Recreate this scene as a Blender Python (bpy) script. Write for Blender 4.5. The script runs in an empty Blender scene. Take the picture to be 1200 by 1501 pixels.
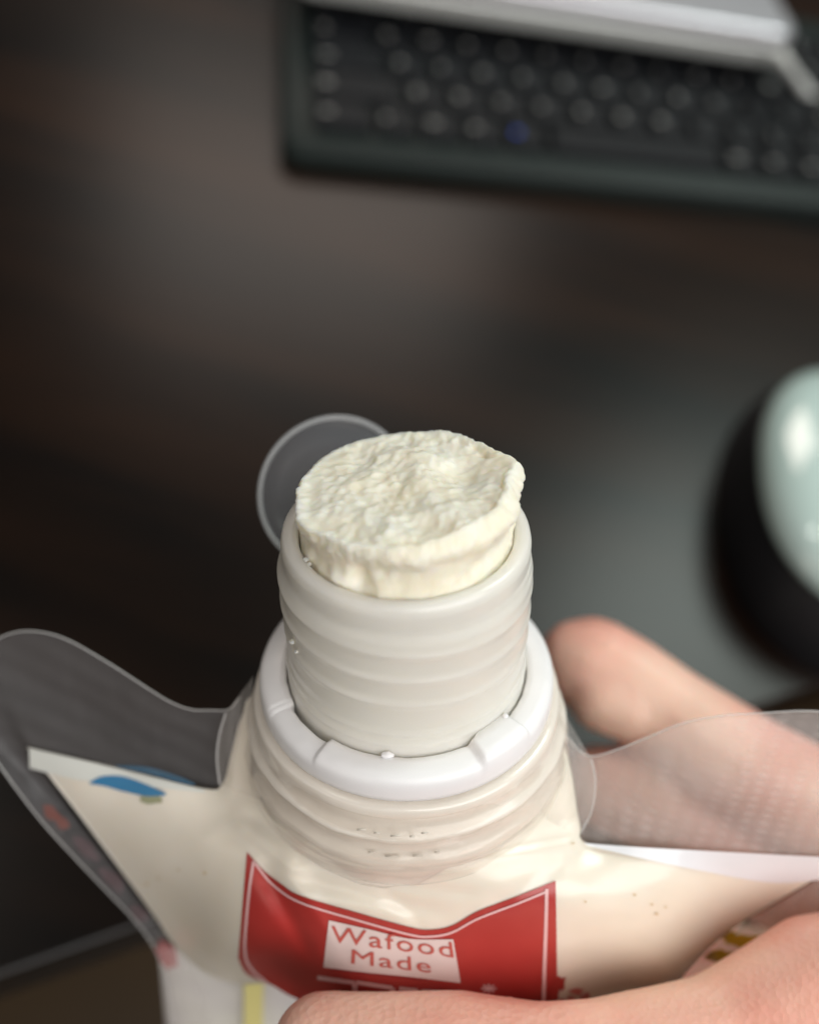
import bpy, bmesh, math, random
import numpy as np
from mathutils import Vector, Matrix, noise
R = math.radians
random.seed(4)
sc = bpy.context.scene
col = sc.collection

# ------------------------------------------------------------------ camera
PITCH, ROLL, CAM_H = R(54), R(17), 225.0            # mm above the desk
FPX = 1300.0
cam_pos = Vector((0, 0, CAM_H))
AF = Vector((0, math.cos(PITCH), -math.sin(PITCH))); _u = Vector((0, math.sin(PITCH), math.cos(PITCH))); _x = Vector((1, 0, 0))
AX = _x * math.cos(ROLL) + _u * math.sin(ROLL); AU = _u * math.cos(ROLL) - _x * math.sin(ROLL)
cd = bpy.data.cameras.new('camera'); cam = bpy.data.objects.new('camera', cd); col.objects.link(cam)
cam.location = cam_pos * .001
cam.rotation_euler = Matrix((AX, AU, -AF)).transposed().to_euler()
cd.sensor_fit = 'VERTICAL'; cd.sensor_height = 24; cd.sensor_width = 19.19
cd.lens = 24 * FPX / 1501
cd.clip_start = .005; cd.clip_end = 50
cd.dof.use_dof = True; cd.dof.focus_distance = .1065; cd.dof.aperture_fstop = 5.2
sc.camera = cam
sc.render.resolution_x, sc.render.resolution_y = 818, 1024

# ------------------------------------------------------------------ light
w = bpy.data.worlds.new('World'); sc.world = w; w.use_nodes = True
w.node_tree.nodes['Background'].inputs[0].default_value = (1.0, .93, .88, 1)
w.node_tree.nodes['Background'].inputs[1].default_value = .055
sc.view_settings.view_transform = 'Standard'; sc.view_settings.look = 'None'; sc.view_settings.exposure = 0; sc.view_settings.gamma = 1

def area(name, loc, target, sx, sy, power, color):
    l = bpy.data.lights.new(name, 'AREA'); l.shape = 'RECTANGLE'; l.size = sx; l.size_y = sy; l.energy = power; l.color = color
    o = bpy.data.objects.new(name, l); col.objects.link(o); o.location = loc
    o.rotation_euler = (Vector(target) - Vector(loc)).to_track_quat('-Z', 'Y').to_euler()
    return o
def seen_on_desk(px, py, dist):
    """where a lamp hangs if the desk mirrors it at that place in the photograph"""
    v = (AF + AX * ((px - 600) / FPX) - AU * ((py - 750.5) / FPX)).normalized()
    hit = cam_pos * .001 + v * (-cam_pos.z * .001 / v.z); v.z = -v.z
    return hit + v * dist
area('window_light', seen_on_desk(985, 930, 1.5), (0, .1, .1), .45, .45, 7.4, (.88, 1.0, .93))
area('ceiling_lamp', seen_on_desk(450, 350, 1.7), (0, .1, .1), .8, .45, 4.3, (1.0, .88, .79))
area('mouse_glint_light', (-.60, .18, 1.13), (0, .1, .1), .075, .075, .55, (1.0, .98, .90))  # added small source, aimed to give the mouse shell its highlight
area('room_light', (.80, -.60, 1.25), (0, .05, .1), 1.7, 1.5, 27, (1.0, .975, .95))
area('left_fill_light', (-.9, -1.3, .75), (0, .05, .1), 1.7, 1.5, 5.5, (1.0, .89, .76))  # added soft fill from the camera side, no actual lamp there

# ------------------------------------------------------------------ helpers
def pt(px, py, d):
    """photograph pixel + depth in mm -> point in mm"""
    return cam_pos + AF * d + AX * ((px - 600) / FPX * d) + AU * (-(py - 750.5) / FPX * d)
def on_z(px, py, z):
    r = pt(px, py, 1) - cam_pos
    return cam_pos + r * ((z - CAM_H) / r.z)
def tag(o, label=None, cat=None, group=None, kind=None):
    if label: o['label'] = label
    if cat: o['category'] = cat
    if group: o['group'] = group
    if kind: o['kind'] = kind
    return o
def empty(name, loc_mm, rz=0):
    o = bpy.data.objects.new(name, None); col.objects.link(o); o.location = Vector(loc_mm) * .001; o.rotation_euler.z = rz
    o.empty_display_size = .01
    return o
def mesh(name, verts, faces, mat, parent=None, base=(0, 0, 0), smooth=True, uvs=None, mats=None, midx=None):
    me = bpy.data.meshes.new(name); b = Vector(base)
    me.from_pydata([tuple((Vector(v) - b) * .001) for v in verts], [], faces); me.update()
    bm = bmesh.new(); bm.from_mesh(me); bmesh.ops.recalc_face_normals(bm, faces=bm.faces); bm.to_mesh(me); bm.free()
    if smooth: me.polygons.foreach_set('use_smooth', [True] * len(me.polygons))
    if uvs is not None:
        ul = me.uv_layers.new(name='UVMap')
        for lp in me.loops: ul.data[lp.index].uv = uvs[lp.vertex_index]
    for m in (mats or [mat]): me.materials.append(m)
    o = bpy.data.objects.new(name, me); col.objects.link(o)
    if parent is not None: o.parent = parent
    return o
def grid_faces(n, m, closed_u=False, closed_v=False, off=0):
    """n columns (u) by m rows (v), index = v*n+u"""
    f = []
    for v in range(m if closed_v else m - 1):
        for u in range(n if closed_u else n - 1):
            a = v * n + u; b_ = v * n + (u + 1) % n; c = ((v + 1) % m) * n + (u + 1) % n; d = ((v + 1) % m) * n + u
            f.append((off + a, off + b_, off + c, off + d))
    return f
def spline(pts, n, closed=False):
    """Catmull-Rom through pts (tuples), resampled to n by chord length"""
    P = [np.array(p, float) for p in pts]
    if closed: P = [P[-1]] + P + [P[0], P[1]]
    else: P = [2 * P[0] - P[1]] + P + [2 * P[-1] - P[-2]]
    out = []
    for i in range(1, len(P) - 2):
        for k in range(16):
            t = k / 16; p0, p1, p2, p3 = P[i - 1:i + 3]
            out.append(.5 * ((2 * p1) + (-p0 + p2) * t + (2 * p0 - 5 * p1 + 4 * p2 - p3) * t * t + (-p0 + 3 * p1 - 3 * p2 + p3) * t ** 3))
    out.append(P[-2]); out = np.array(out)
    s = np.r_[0, np.cumsum(np.linalg.norm(np.diff(out[:, :2], axis=0), axis=1))]
    q = np.linspace(0, s[-1], n)
    return np.stack([np.interp(q, s, out[:, k]) for k in range(out.shape[1])], 1)
def tube(path, r, k=8):
    """path: list of Vector in mm, r: float or list; capped"""
    V, Fc = [], []; n = len(path)
    up = Vector((.13, .2, .97))
    for i, p in enumerate(path):
        t = (path[min(i + 1, n - 1)] - path[max(i - 1, 0)]).normalized()
        a = t.cross(up).normalized(); b = t.cross(a).normalized()
        rr = r[i] if hasattr(r, '__len__') else r
        for j in range(k):
            g = 2 * math.pi * j / k; V.append(p + a * (rr * math.cos(g)) + b * (rr * math.sin(g)))
    Fc = grid_faces(k, n, closed_u=True)
    Fc.append(tuple(range(k))[::-1]); Fc.append(tuple(range((n - 1) * k, n * k)))
    return V, Fc

# ------------------------------------------------------------------ materials
def mat(name, color=(.5, .5, .5), rough=.5, **kw):
    m = bpy.data.materials.new(name); m.use_nodes = True
    p = m.node_tree.nodes['Principled BSDF']
    p.inputs['Base Color'].default_value = (*color, 1); p.inputs['Roughness'].default_value = rough
    for k, v in kw.items():
        key = k.replace('_', ' ')
        p.inputs[key].default_value = v
    return m
def N(m, t, **props):
    n = m.node_tree.nodes.new(t)
    for k, v in props.items(): setattr(n, k, v)
    return n
def LK(m, a, b): m.node_tree.links.new(a, b)
def add_bump(m, scale, strength, dist=.0002, detail=4, kind='noise', coord='Object', rot=None):
    p = m.node_tree.nodes['Principled BSDF']
    tc = N(m, 'ShaderNodeTexCoord')
    if kind == 'noise':
        t = N(m, 'ShaderNodeTexNoise'); t.inputs['Scale'].default_value = scale; t.inputs['Detail'].default_value = detail
        h = t.outputs['Fac']
    else:
        t = N(m, 'ShaderNodeTexVoronoi'); t.inputs['Scale'].default_value = scale; h = t.outputs['Distance']
    LK(m, tc.outputs[coord], t.inputs['Vector'])
    b = N(m, 'ShaderNodeBump'); b.inputs['Strength'].default_value = strength; b.inputs['Distance'].default_value = dist
    LK(m, h, b.inputs['Height'])
    prev = p.inputs['Normal'].links[0].from_socket if p.inputs['Normal'].links else None
    if prev: LK(m, prev, b.inputs['Normal'])
    LK(m, b.outputs['Normal'], p.inputs['Normal'])
    return t
def vary(m, c1, c2, scale, detail=4, lo=.35, hi=.65, stretch=None):
    p = m.node_tree.nodes['Principled BSDF']
    tc = N(m, 'ShaderNodeTexCoord'); t = N(m, 'ShaderNodeTexNoise'); t.inputs['Scale'].default_value = scale; t.inputs['Detail'].default_value = detail
    src = tc.outputs['Object']
    if stretch:
        mp = N(m, 'ShaderNodeMapping'); mp.inputs['Scale'].default_value = stretch; LK(m, src, mp.inputs['Vector']); src = mp.outputs['Vector']
    LK(m, src, t.inputs['Vector'])
    r = N(m, 'ShaderNodeValToRGB'); r.color_ramp.elements[0].position = lo; r.color_ramp.elements[1].position = hi
    r.color_ramp.elements[0].color = (*c1, 1); r.color_ramp.elements[1].color = (*c2, 1)
    LK(m, t.outputs['Fac'], r.inputs['Fac']); LK(m, r.outputs['Color'], p.inputs['Base Color'])
    return m
def sss(m, wgt, rad, scale=.002):
    p = m.node_tree.nodes['Principled BSDF']
    p.inputs['Subsurface Weight'].default_value = wgt; p.inputs['Subsurface Radius'].default_value = rad; p.inputs['Subsurface Scale'].default_value = scale
    return m
def film(name, color, opacity, rough=.22, lines=True, vein=0, ax='X', mod=.5):
    """thin clear plastic: mostly transparent, a little milky, with a glossy pressed relief"""
    m = mat(name, color, rough); nt = m.node_tree; p = nt.nodes['Principled BSDF']; out = nt.nodes['Material Output']
    tr = N(m, 'ShaderNodeBsdfTransparent'); tr.inputs[0].default_value = (.99, .985, .98, 1)
    mx = N(m, 'ShaderNodeMixShader'); gl = N(m, 'ShaderNodeMixShader'); g = N(m, 'ShaderNodeBsdfGlossy'); g.inputs['Roughness'].default_value = .4; g.inputs['Color'].default_value = (.6, .6, .6, 1)
    fr = N(m, 'ShaderNodeFresnel'); fr.inputs['IOR'].default_value = 1.3
    LK(m, tr.outputs[0], mx.inputs[1]); LK(m, p.outputs[0], mx.inputs[2])
    mx.inputs[0].default_value = opacity
    LK(m, mx.outputs[0], gl.inputs[1]); LK(m, g.outputs[0], gl.inputs[2]); ge = N(m, 'ShaderNodeNewGeometry'); fb = N(m, 'ShaderNodeMath', operation='SUBTRACT'); fb.inputs[0].default_value = 1; LK(m, ge.outputs['Backfacing'], fb.inputs[1]); fm = N(m, 'ShaderNodeMath', operation='MULTIPLY'); LK(m, fr.outputs[0], fm.inputs[0]); LK(m, fb.outputs[0], fm.inputs[1]); LK(m, fm.outputs[0], gl.inputs[0]); LK(m, gl.outputs[0], out.inputs[0])
    uv = N(m, 'ShaderNodeTexCoord')
    ns = N(m, 'ShaderNodeTexNoise'); ns.inputs['Scale'].default_value = 90; ns.inputs['Detail'].default_value = 3; LK(m, uv.outputs['Object'], ns.inputs['Vector'])
    if lines:
        def wave(sx, direction):
            wv = N(m, 'ShaderNodeTexWave', wave_type='BANDS', bands_direction=direction); wv.inputs['Scale'].default_value = sx
            wv.inputs['Distortion'].default_value = .6; wv.inputs['Detail'].default_value = 1; wv.inputs['Detail Scale'].default_value = .5
            LK(m, uv.outputs['Object'], wv.inputs['Vector']); return wv
        w1, w2 = wave(400, ax), wave(120, 'Z' if ax == 'X' else 'X')
        ad = N(m, 'ShaderNodeMath', operation='MULTIPLY'); LK(m, w1.outputs['Fac'], ad.inputs[0]); LK(m, w2.outputs['Fac'], ad.inputs[1])
        # patchy opacity following the pressed relief
        mr = N(m, 'ShaderNodeMapRange'); mr.inputs['From Min'].default_value = .25; mr.inputs['From Max'].default_value = .8; LK(m, ns.outputs['Fac'], mr.inputs['Value'])
        ml = N(m, 'ShaderNodeMath', operation='MULTIPLY'); LK(m, ad.outputs[0], ml.inputs[0]); LK(m, mr.outputs[0], ml.inputs[1])
        sc_ = N(m, 'ShaderNodeMath', operation='MULTIPLY_ADD'); LK(m, ml.outputs[0], sc_.inputs[0]); sc_.inputs[1].default_value = opacity * mod * 2; sc_.inputs[2].default_value = opacity * (1 - mod * .4)
        LK(m, sc_.outputs[0], mx.inputs[0])
        hgt = ad.outputs[0]
    else:
        hgt = ns.outputs['Fac']
    b = N(m, 'ShaderNodeBump'); b.inputs['Strength'].default_value = .2; b.inputs['Distance'].default_value = .00006; LK(m, hgt, b.inputs['Height'])
    LK(m, b.outputs[0], p.inputs['Normal']); LK(m, b.outputs[0], g.inputs['Normal'])
    return m

M = {}
M['desk'] = vary(mat('desk_wood', (.02, .014, .011), .31, Specular_IOR_Level=.30), (.0015, .0006, .0003), (.017, .0065, .0025), 3.2, 7, .38, .68, (1, 7, 1))
add_bump(M['desk'], 700, .15, .0001)
M['floor'] = vary(mat('floor_wood', (.06, .035, .01), .5), (.030, .016, .003), (.05, .027, .007), 3, 5)
M['cream'] = sss(mat('crumbly_cream', (.87, .80, .66), .62), .55, (1.0, .8, .5), .0012)
vary(M['cream'], (.88, .82, .65), (.94, .90, .78), 200, 5, .3, .62); sss(M['cream'], .8, (1.0, .8, .55), .002)
add_bump(M['cream'], 800, .25, .00015, 5)
M['neck'] = sss(mat('milky_plastic', (.94, .88, .78), .30, Coat_Weight=.2, Coat_Roughness=.12, Transmission_Weight=.06), .9, (1, .95, .85), .0045)
add_bump(M['neck'], 350, .12, .0002, 3)
M['ring'] = sss(mat('white_plastic', (.91, .91, .93), .36), .25, (1, 1, 1), .001); add_bump(M['ring'], 500, .08, .0002)
M['flange'] = sss(mat('frosted_plastic', (.84, .78, .70), .24, Coat_Weight=.6, Coat_Roughness=.12), .5, (1, .95, .9), .002); add_bump(M['flange'], 260, .35, .0004, 4)
M['pouch'] = sss(mat('cream_behind_film', (.84, .75, .62), .33, Coat_Weight=.5, Coat_Roughness=.2), .3, (1, .8, .6), .002)
vary(M['pouch'], (.84, .77, .65), (.89, .83, .73), 45, 3); add_bump(M['pouch'], 120, .15, .0004, 3)
M['white_print'] = mat('white_print', (.82, .83, .87), .35, Coat_Weight=.4)
M['red_print'] = vary(mat('red_print', (.55, .03, .03), .38, Coat_Weight=.5, Coat_Roughness=.25), (.40, .03, .026), (.46, .042, .037), 60, 3)
add_bump(M['red_print'], 180, .2, .0004, 3)
M['pink_line'] = mat('pink_line', (.80, .50, .50), .4)
M['red_ink'] = mat('red_ink', (.52, .10, .08), .4)
M['blue_print'] = mat('blue_print', (.05, .22, .42), .4); M['olive_print'] = mat('olive_print', (.35, .36, .22), .4)
M['yellow_print'] = mat('yellow_print', (.72, .52, .04), .4); M['yellow_fade'] = mat('pale_yellow_print', (.75, .68, .28), .45)
M['lower'] = vary(mat('lower_print', (.75, .72, .70), .4), (.62, .58, .60), (.82, .80, .74), 40, 3)
M['film'] = film('clear_film', (.80, .80, .84), .045, mod=.25)
M['film_r'] = film('clear_film_pressed', (.92, .80, .76), .16, ax='Z', mod=.35)
M['film_plain'] = film('clear_film_smooth', (.84, .80, .76), .08, lines=False)
M['edge'] = film('film_edge', (.9, .9, .9), .3, lines=False)
M['disc'] = film('clear_disc', (.72, .78, .88), .07, lines=False)
M['disc_rim'] = film('clear_disc_rim', (.85, .88, .92), .22, lines=False)
M['skin'] = sss(mat('skin', (.78, .42, .32), .45), .35, (1, .35, .2), .004)
vary(M['skin'], (.93, .43, .34), (.96, .64, .51), 38, 4); add_bump(M['skin'], 700, .3, .0003, 4); add_bump(M['skin'], 1100, .35, .0003, kind='voronoi')
M['kcase'] = mat('black_plastic', (.013, .019, .018), .45, Specular_IOR_Level=.2); add_bump(M['kcase'], 900, .2, .0002)
M['key'] = mat('key_plastic', (.007, .008, .010), .55, Specular_IOR_Level=.2)
M['legend'] = mat('key_legend', (.5, .5, .48), .5); M['legend_blue'] = mat('blue_legend', (.07, .18, 1.0), .5)
M['alu'] = mat('brushed_aluminium', (.74, .73, .78), .36, Metallic=.8); add_bump(M['alu'], 600, .1, .0001)
M['alu_edge'] = mat('polished_edge', (.75, .78, .76), .3, Metallic=.6)
M['cable'] = mat('white_cable', (.72, .74, .72), .4)
M['mouse_top'] = mat('glossy_shell', (.66, .84, .80), .2, Coat_Weight=1.0, Coat_Roughness=.03, Coat_IOR=1.9)
M['mouse_base'] = mat('mouse_black', (.008, .008, .010), .5)

# ------------------------------------------------------------------ setting: desk and floor
e0 = on_z(0, 1433, 0); e1 = on_z(213, 1357, 0); ed = (e1 - e0).normalized(); en = Vector((-ed.y, ed.x, 0))
if en.y < 0: en = -en
def desk():
    A, B = e0 - ed * 700, e0 + ed * 1300
    C_, D_ = B + en * 1100, A + en * 1100
    bm = bmesh.new()
    lo = [bm.verts.new((p + Vector((0, 0, -24))) * .001) for p in (A, B, C_, D_)]
    hi = [bm.verts.new(p * .001) for p in (A, B, C_, D_)]
    bm.faces.new(hi); bm.faces.new(lo[::-1])
    for i in range(4): bm.faces.new((lo[i], lo[(i + 1) % 4], hi[(i + 1) % 4], hi[i]))
    bmesh.ops.recalc_face_normals(bm, faces=bm.faces)
    bmesh.ops.bevel(bm, geom=[e for e in bm.edges], offset=.0012, segments=2, affect='EDGES', profile=.5)
    me = bpy.data.meshes.new('desk'); bm.to_mesh(me); bm.free(); me.materials.append(M['desk'])
    o = bpy.data.objects.new('desk', me); col.objects.link(o); tag(o, kind='structure')
desk()
o = mesh('floor', [(-3000, -3000, -720), (3000, -3000, -720), (3000, 3000, -720), (-3000, 3000, -720)], [(0, 1, 2, 3)], M['floor'], smooth=False); tag(o, kind='structure')

# ------------------------------------------------------------------ pouch frame
AA = (AU * math.cos(R(36)) - AF * math.sin(R(36))).normalized()      # spout axis, outwards
NN = (-AU * math.sin(R(36)) - AF * math.cos(R(36))).normalized()     # towards the viewer, across the axis
DZ = 2.3
C0 = pt(595, 792, 108)                                               # centre of the spout's mouth
def sp(x, n, a): return C0 + AX * x + NN * n + AA * a
BASE = sp(0, 0, -75)
pouch = empty('squeeze_pouch', BASE)
tag(pouch, 'clear squeeze pouch of cream with an open white spout and a red panel', 'pouch')

def lathe(name, prof, m, parent, n=128, rfun=None, base=BASE, closed=True):
    """prof: list of (r, a) pairs round the spout axis"""
    V = []
    for (r, a) in prof:
        for j in range(n):
            g = 2 * math.pi * j / n
            rr, aa = (r, a) if rfun is None else rfun(r, a, g)
            V.append(sp(rr * math.cos(g), -rr * math.sin(g), aa))
    return mesh(name, V, grid_faces(n, len(prof), closed_u=True, closed_v=closed), m, parent, base)

# spout neck with a moulded screw thread
prof = [(12.6, -14)] + [(12.9, -a) for a in (8, 4, 2, 1)] + [(13.0, -.5), (13.25, -.15), (13.7, 0), (14.2, 0), (14.65, -.12), (14.9, -.45), (15.0, -.9)]
prof += [(15.0, -(1.2 + .2 * k)) for k in range(0, 122)] + [(14.6, -26), (12.6, -26)]
def sm(x): x = max(0, min(1, x)); return x * x * (3 - 2 * x)
def thread(r, a, g):
    if a > -1.1 or r < 14.7: return r, (a if a < -20 else DZ + a * (1 + DZ / 24))
    core = 15.1 + .5 * sm((-a - 3) / 2) + .35 * sm((-a - 17) / 4)
    t = ((-a - 4.6) - 3.6 * (((g + 1.3) / (2 * math.pi)) % 1)) / 3.6
    fr = t - math.floor(t)
    env = sm((-a - 2.9) / .6) * sm((16.3 + a) / 1.6)
    gap = 1 - .75 * (math.exp(-((math.cos(g - 2.6) - 1) / .02) ** 2))
    ridge = max(0, 1 - abs(fr - .42) / .30)
    ridge = .45 * sm(ridge * 1.25) + .75 * math.exp(-((fr - .40) / .075) ** 2) * (.55 + .9 * noise.noise(Vector((math.cos(g) * 1.5, math.sin(g) * 1.5, a * .2))))
    extra = .45 * math.exp(-((a + 17.6) / .45) ** 2) + .35 * math.exp(-((a + 19.2) / .35) ** 2)
    wob = .05 * noise.noise(Vector((math.cos(g) * 2, math.sin(g) * 2, a * .6)))
    return core + .30 * ridge * env * gap + extra * .5 + wob, (a if a < -24 else DZ + a * (1 + DZ / 24))
lathe('spout_neck', prof, M['neck'], pouch, 220, thread)

# tamper ring: torn, with steps on its upper face
def front_ang(px):  # angle (in the spout plane) of a pixel column on the front of the ring
    return -math.acos(max(-1, min(1, (px - 595) / 225)))
def rp():
    P = []
    for r, a in [(16.2, -24.2), (16.2, -22), (16.15, -20.9), (16.35, -20.45), (17.2, -20.3), (18.2, -20.35), (19.0, -20.5), (19.55, -20.9), (19.8, -21.5), (19.85, -22.3), (19.9, -23.4), (19.8, -24.2), (19.2, -24.6), (17, -24.6)]: P.append((r, a))
    return P
def ringf(r, a, g):
    gg = (math.degrees(g)) % 360     # 270 = towards the viewer ... in lathe: n = -r sin g, so the viewer side is g=270
    top = a > -21.6
    d = 0
    if top:
        # a recessed step from 205 to 233 degrees, a raised torn block from 298 to 322
        d -= .35 * sm((gg - 207) / 1.2) * sm((236 - gg) / 1.2) * (1 if r > 16.0 else 0)
        d += 1.0 * sm((gg - 297) / 3) * sm((321 - gg) / 1.0)
        d += .10 * noise.noise(Vector((gg * .12, r, 0)))
        d -= .25 * math.exp(-((gg - 206.3) / .5) ** 2)
    rr = r
    if r < 16.6:
        rr += .5 * sm((gg - 207) / 1.2) * sm((236 - gg) / 1.2)
        rr -= .45 * sm((gg - 300) / 4) * sm((320 - gg) / 1.5)
        rr += .07 * noise.noise(Vector((gg * .2, a, 4)))
    return rr, a + d
ring = lathe('tamper_ring', rp(), M['ring'], pouch, 420, ringf)
def blob(name, c, rad, m, parent, seed=0, base=BASE, amp=.35):
    bm = bmesh.new(); bmesh.ops.create_icosphere(bm, subdivisions=3, radius=1)
    V = [c + AX * (v.co.x * rad[0] * (1 + amp * noise.noise(v.co * 1.7 + Vector((seed, 0, 0))))) + NN * (v.co.y * rad[1] * (1 + amp * noise.noise(v.co * 1.7 + Vector((seed, 3, 0))))) + AA * (v.co.z * rad[2] * (1 + amp * noise.noise(v.co * 2 + Vector((seed, 5, 0))))) for v in bm.verts]
    F_ = [tuple(v.index for v in f.verts) for f in bm.faces]; bm.free()
    return mesh(name, V, F_, m, parent, base)
def on_ring(deg, r, a): g = R(deg); return sp(r * math.cos(g), -r * math.sin(g), a)
blob('broken_tab', on_ring(262, 16.25, -20.3), (.8, .4, .5), M['ring'], ring, 1)
blob('broken_tab', on_ring(319, 16.4, -19.8), (.5, .4, .8), M['ring'], ring, 2)
blob('broken_tab', on_ring(316, 16.2, -19.9), (.7, .4, .4), M['ring'], ring, 5)

# specks of cream left on the threads
neck = [o for o in bpy.data.objects if o.name == 'spout_neck'][0]
for q, (dg_, a_, k_) in enumerate([(209, -9.6, .36), (213, -10.4, .26)]):
    g_ = R(dg_); c_ = sp(15.75 * math.cos(g_), -15.75 * math.sin(g_), a_); blob('cream_residue', c_, (k_, k_, k_ * .9), M['cream'], neck, q, amp=.6)
    g_ = R(dg_); blob('cream_residue', sp(13.1 * math.cos(g_), -13.1 * math.sin(g_), DZ - .15), (k_, k_, k_ * .7), M['cream'], neck, dg_, amp=.6)
# frosted flanges under the ring
def fl(r, a, g):
    return r + (.30 if a < -27 else .1) * noise.fractal(Vector((math.cos(g) * 3, math.sin(g) * 3, a * .35)), 1, 2, 3) + .02 * abs(math.cos(g)) * r, a + .3 * noise.noise(Vector((math.cos(g) * 2, math.sin(g) * 2, a * .15)))
fp = [(15, -25), (19.6, -24.9), (20.3, -25.0), (20.5, -25.3), (20.55, -26.3), (20.6, -27.4), (20.8, -28.4), (21.4, -28.8), (21.75, -29.1), (21.8, -29.6), (21.5, -30.2), (21.45, -31.2), (21.6, -32.2), (22.0, -32.7), (22.3, -33.2), (22.3, -33.9), (22.0, -34.5), (21.9, -36), (22.0, -38.5), (21.5, -41), (15, -41)]
lathe('spout_flange', fp, M['flange'], pouch, 160, fl)
# film drawn tight and wrinkled over the front of the flanges
def drape():
    n, k, V = 170, 34, []
    for off in (0, -.12):
        for j in range(k):
            v = j / (k - 1); a = -26.3 - 10.5 * v
            for i in range(n):
                g = R(190 + 160 * i / (n - 1)); p = Vector((math.cos(g) * 22, math.sin(g) * 22, a))
                w = noise.ridged_multi_fractal(Vector((i / n * 5, v * 3.2 + 1.3 * math.sin(i / n * math.pi) * 1.2, 2)), 1, 2, 3, 1, 2)
                rr = 20.9 + 2.1 * sm(v / .75) + .38 * w * math.sin(math.pi * min(1, v * 1.15)) + off
                aa = a - 1.6 * abs(math.cos(g)) ** 3
                V.append(sp(rr * math.cos(g), -rr * math.sin(g), aa))
    nn = n * k
    per = list(range(n)) + [j * n + n - 1 for j in range(1, k)] + [(k - 1) * n + i for i in range(n - 2, -1, -1)] + [j * n for j in range(k - 2, 0, -1)]
    mesh('shoulder_film', V, grid_faces(n, k) + [f[::-1] for f in grid_faces(n, k, off=nn)] + [(per[q], per[(q + 1) % len(per)], per[(q + 1) % len(per)] + nn, per[q] + nn) for q in range(len(per))], M['film_gloss'], pouch, BASE)
M['film_gloss'] = film('clear_film_gloss', (.86, .82, .76), .06, lines=False)
for nd in M['film_gloss'].node_tree.nodes:
    if nd.type == 'BSDF_GLOSSY': nd.inputs['Roughness'].default_value = .14; nd.inputs['Color'].default_value = (1, 1, 1, 1)
drape()
# tiny moulded marks on the flange
for (px, py, wd) in [(530, 1216, 14), (552, 1221, 9), (580, 1225, 16), (604, 1226, 8), (622, 1221, 10), (545, 1249, 12), (575, 1255, 22), (612, 1254, 16), (640, 1249, 8)]:
    d = (106.6 if py < 1235 else 109.0)
    c = pt(px, py, d); v, f = tube([c - AX * wd * .04, c + AX * wd * .04], .13, 6)
    mesh('moulded_mark', v, f, M.setdefault('mark', mat('mark_grey', (.66, .61, .54), .3)), pouch, BASE)

# ------------------------------------------------------------------ filled body of the pouch
ctl = [(40, 1095, 131), (185, 1128, 129), (330, 1165, 125), (130, 1215, 143), (225, 1340, 156), (265, 1400, 161), (345, 1442, 150), (430, 1450, 132),
       (400, 1160, 122), (500, 1190, 116.5), (600, 1200, 113.5), (700, 1190, 115.5), (800, 1170, 119), (340, 1100, 124.5), (352, 1050, 125), (385, 1010, 127), (600, 1020, 132), (600, 1120, 124), (785, 1010, 126.5), (822, 1065, 123.5), (838, 1130, 121.2), (850, 1190, 120),
       (860, 1238, 119.5), (1030, 1248, 120.5), (1200, 1257, 122), (1260, 1258, 123), (1130, 1328, 129), (1060, 1372, 130), (965, 1472, 132),
       (600, 1250, 111.5), (600, 1300, 113), (600, 1350, 114.6), (600, 1400, 117), (600, 1500, 121), (470, 1300, 115.5), (740, 1300, 113.2), (470, 1400, 120), (730, 1400, 118),
       (370, 1300, 119.5), (370, 1400, 127), (850, 1310, 115.5), (850, 1400, 121), (300, 1250, 124), (300, 1340, 131), (200, 1190, 130), (120, 1150, 132.5), (220, 1280, 138),
       (980, 1310, 120), (1100, 1290, 124), (940, 1400, 123.5), (1010, 1370, 126), (320, 1400, 137), (800, 1480, 124), (900, 1470, 130), (450, 1500, 128)]
def near(d): return d if d < 130 else 130 + (d - 130) * .6
ctl = np.array([(a, b, near(d)) for a, b, d in ctl], float)
def tps(r): return np.where(r > 0, r * r * np.log(r + 1e-9), 0)
XY = ctl[:, :2] / 300; K = tps(np.linalg.norm(XY[:, None] - XY[None], axis=2)) + np.eye(len(XY)) * .004
Pm = np.c_[np.ones(len(XY)), XY]
A_ = np.block([[K, Pm], [Pm.T, np.zeros((3, 3))]]); sol = np.linalg.solve(A_, np.r_[ctl[:, 2], 0, 0, 0])
def depth(px, py):
    q = np.array([px, py]) / 300; k = tps(np.linalg.norm(XY - q, axis=1))
    d = float(k @ sol[:len(XY)] + sol[-3] + sol[-2] * q[0] + sol[-1] * q[1])
    # folds in the film
    def fold(x0, y0, x1, y1, wd, amp):
        vx, vy = x1 - x0, y1 - y0; L = math.hypot(vx, vy); t = ((px - x0) * vx + (py - y0) * vy) / L / L
        s = ((px - x0) * -vy + (py - y0) * vx) / L
        e = sm((t + .15) / .3) * sm((1.15 - t) / .3)
        return .6 * amp * e * math.exp(-(s / wd) ** 2)
    d += fold(385, 1275, 455, 1400, 14, 1.7) - fold(415, 1265, 490, 1380, 14, 1.0)
    d += fold(430, 1285, 640, 1335, 10, .9) - fold(440, 1310, 610, 1350, 9, .6)
    d += fold(360, 1190, 470, 1265, 9, .7) - fold(345, 1205, 450, 1285, 9, .6)
    d += fold(520, 1290, 700, 1310, 8, .5) + fold(720, 1330, 820, 1270, 14, .7)
    d += fold(620, 1360, 560, 1300, 10, .5)
    d += fold(700, 1250, 840, 1220, 8, .5) - fold(720, 1262, 850, 1235, 8, .5)
    d += .3 * noise.noise(Vector((px * .010, py * .015, 0))) + .05 * noise.noise(Vector((px * .04, py * .05, 3)))
    return d
nu, nv = 200, 100
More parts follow.
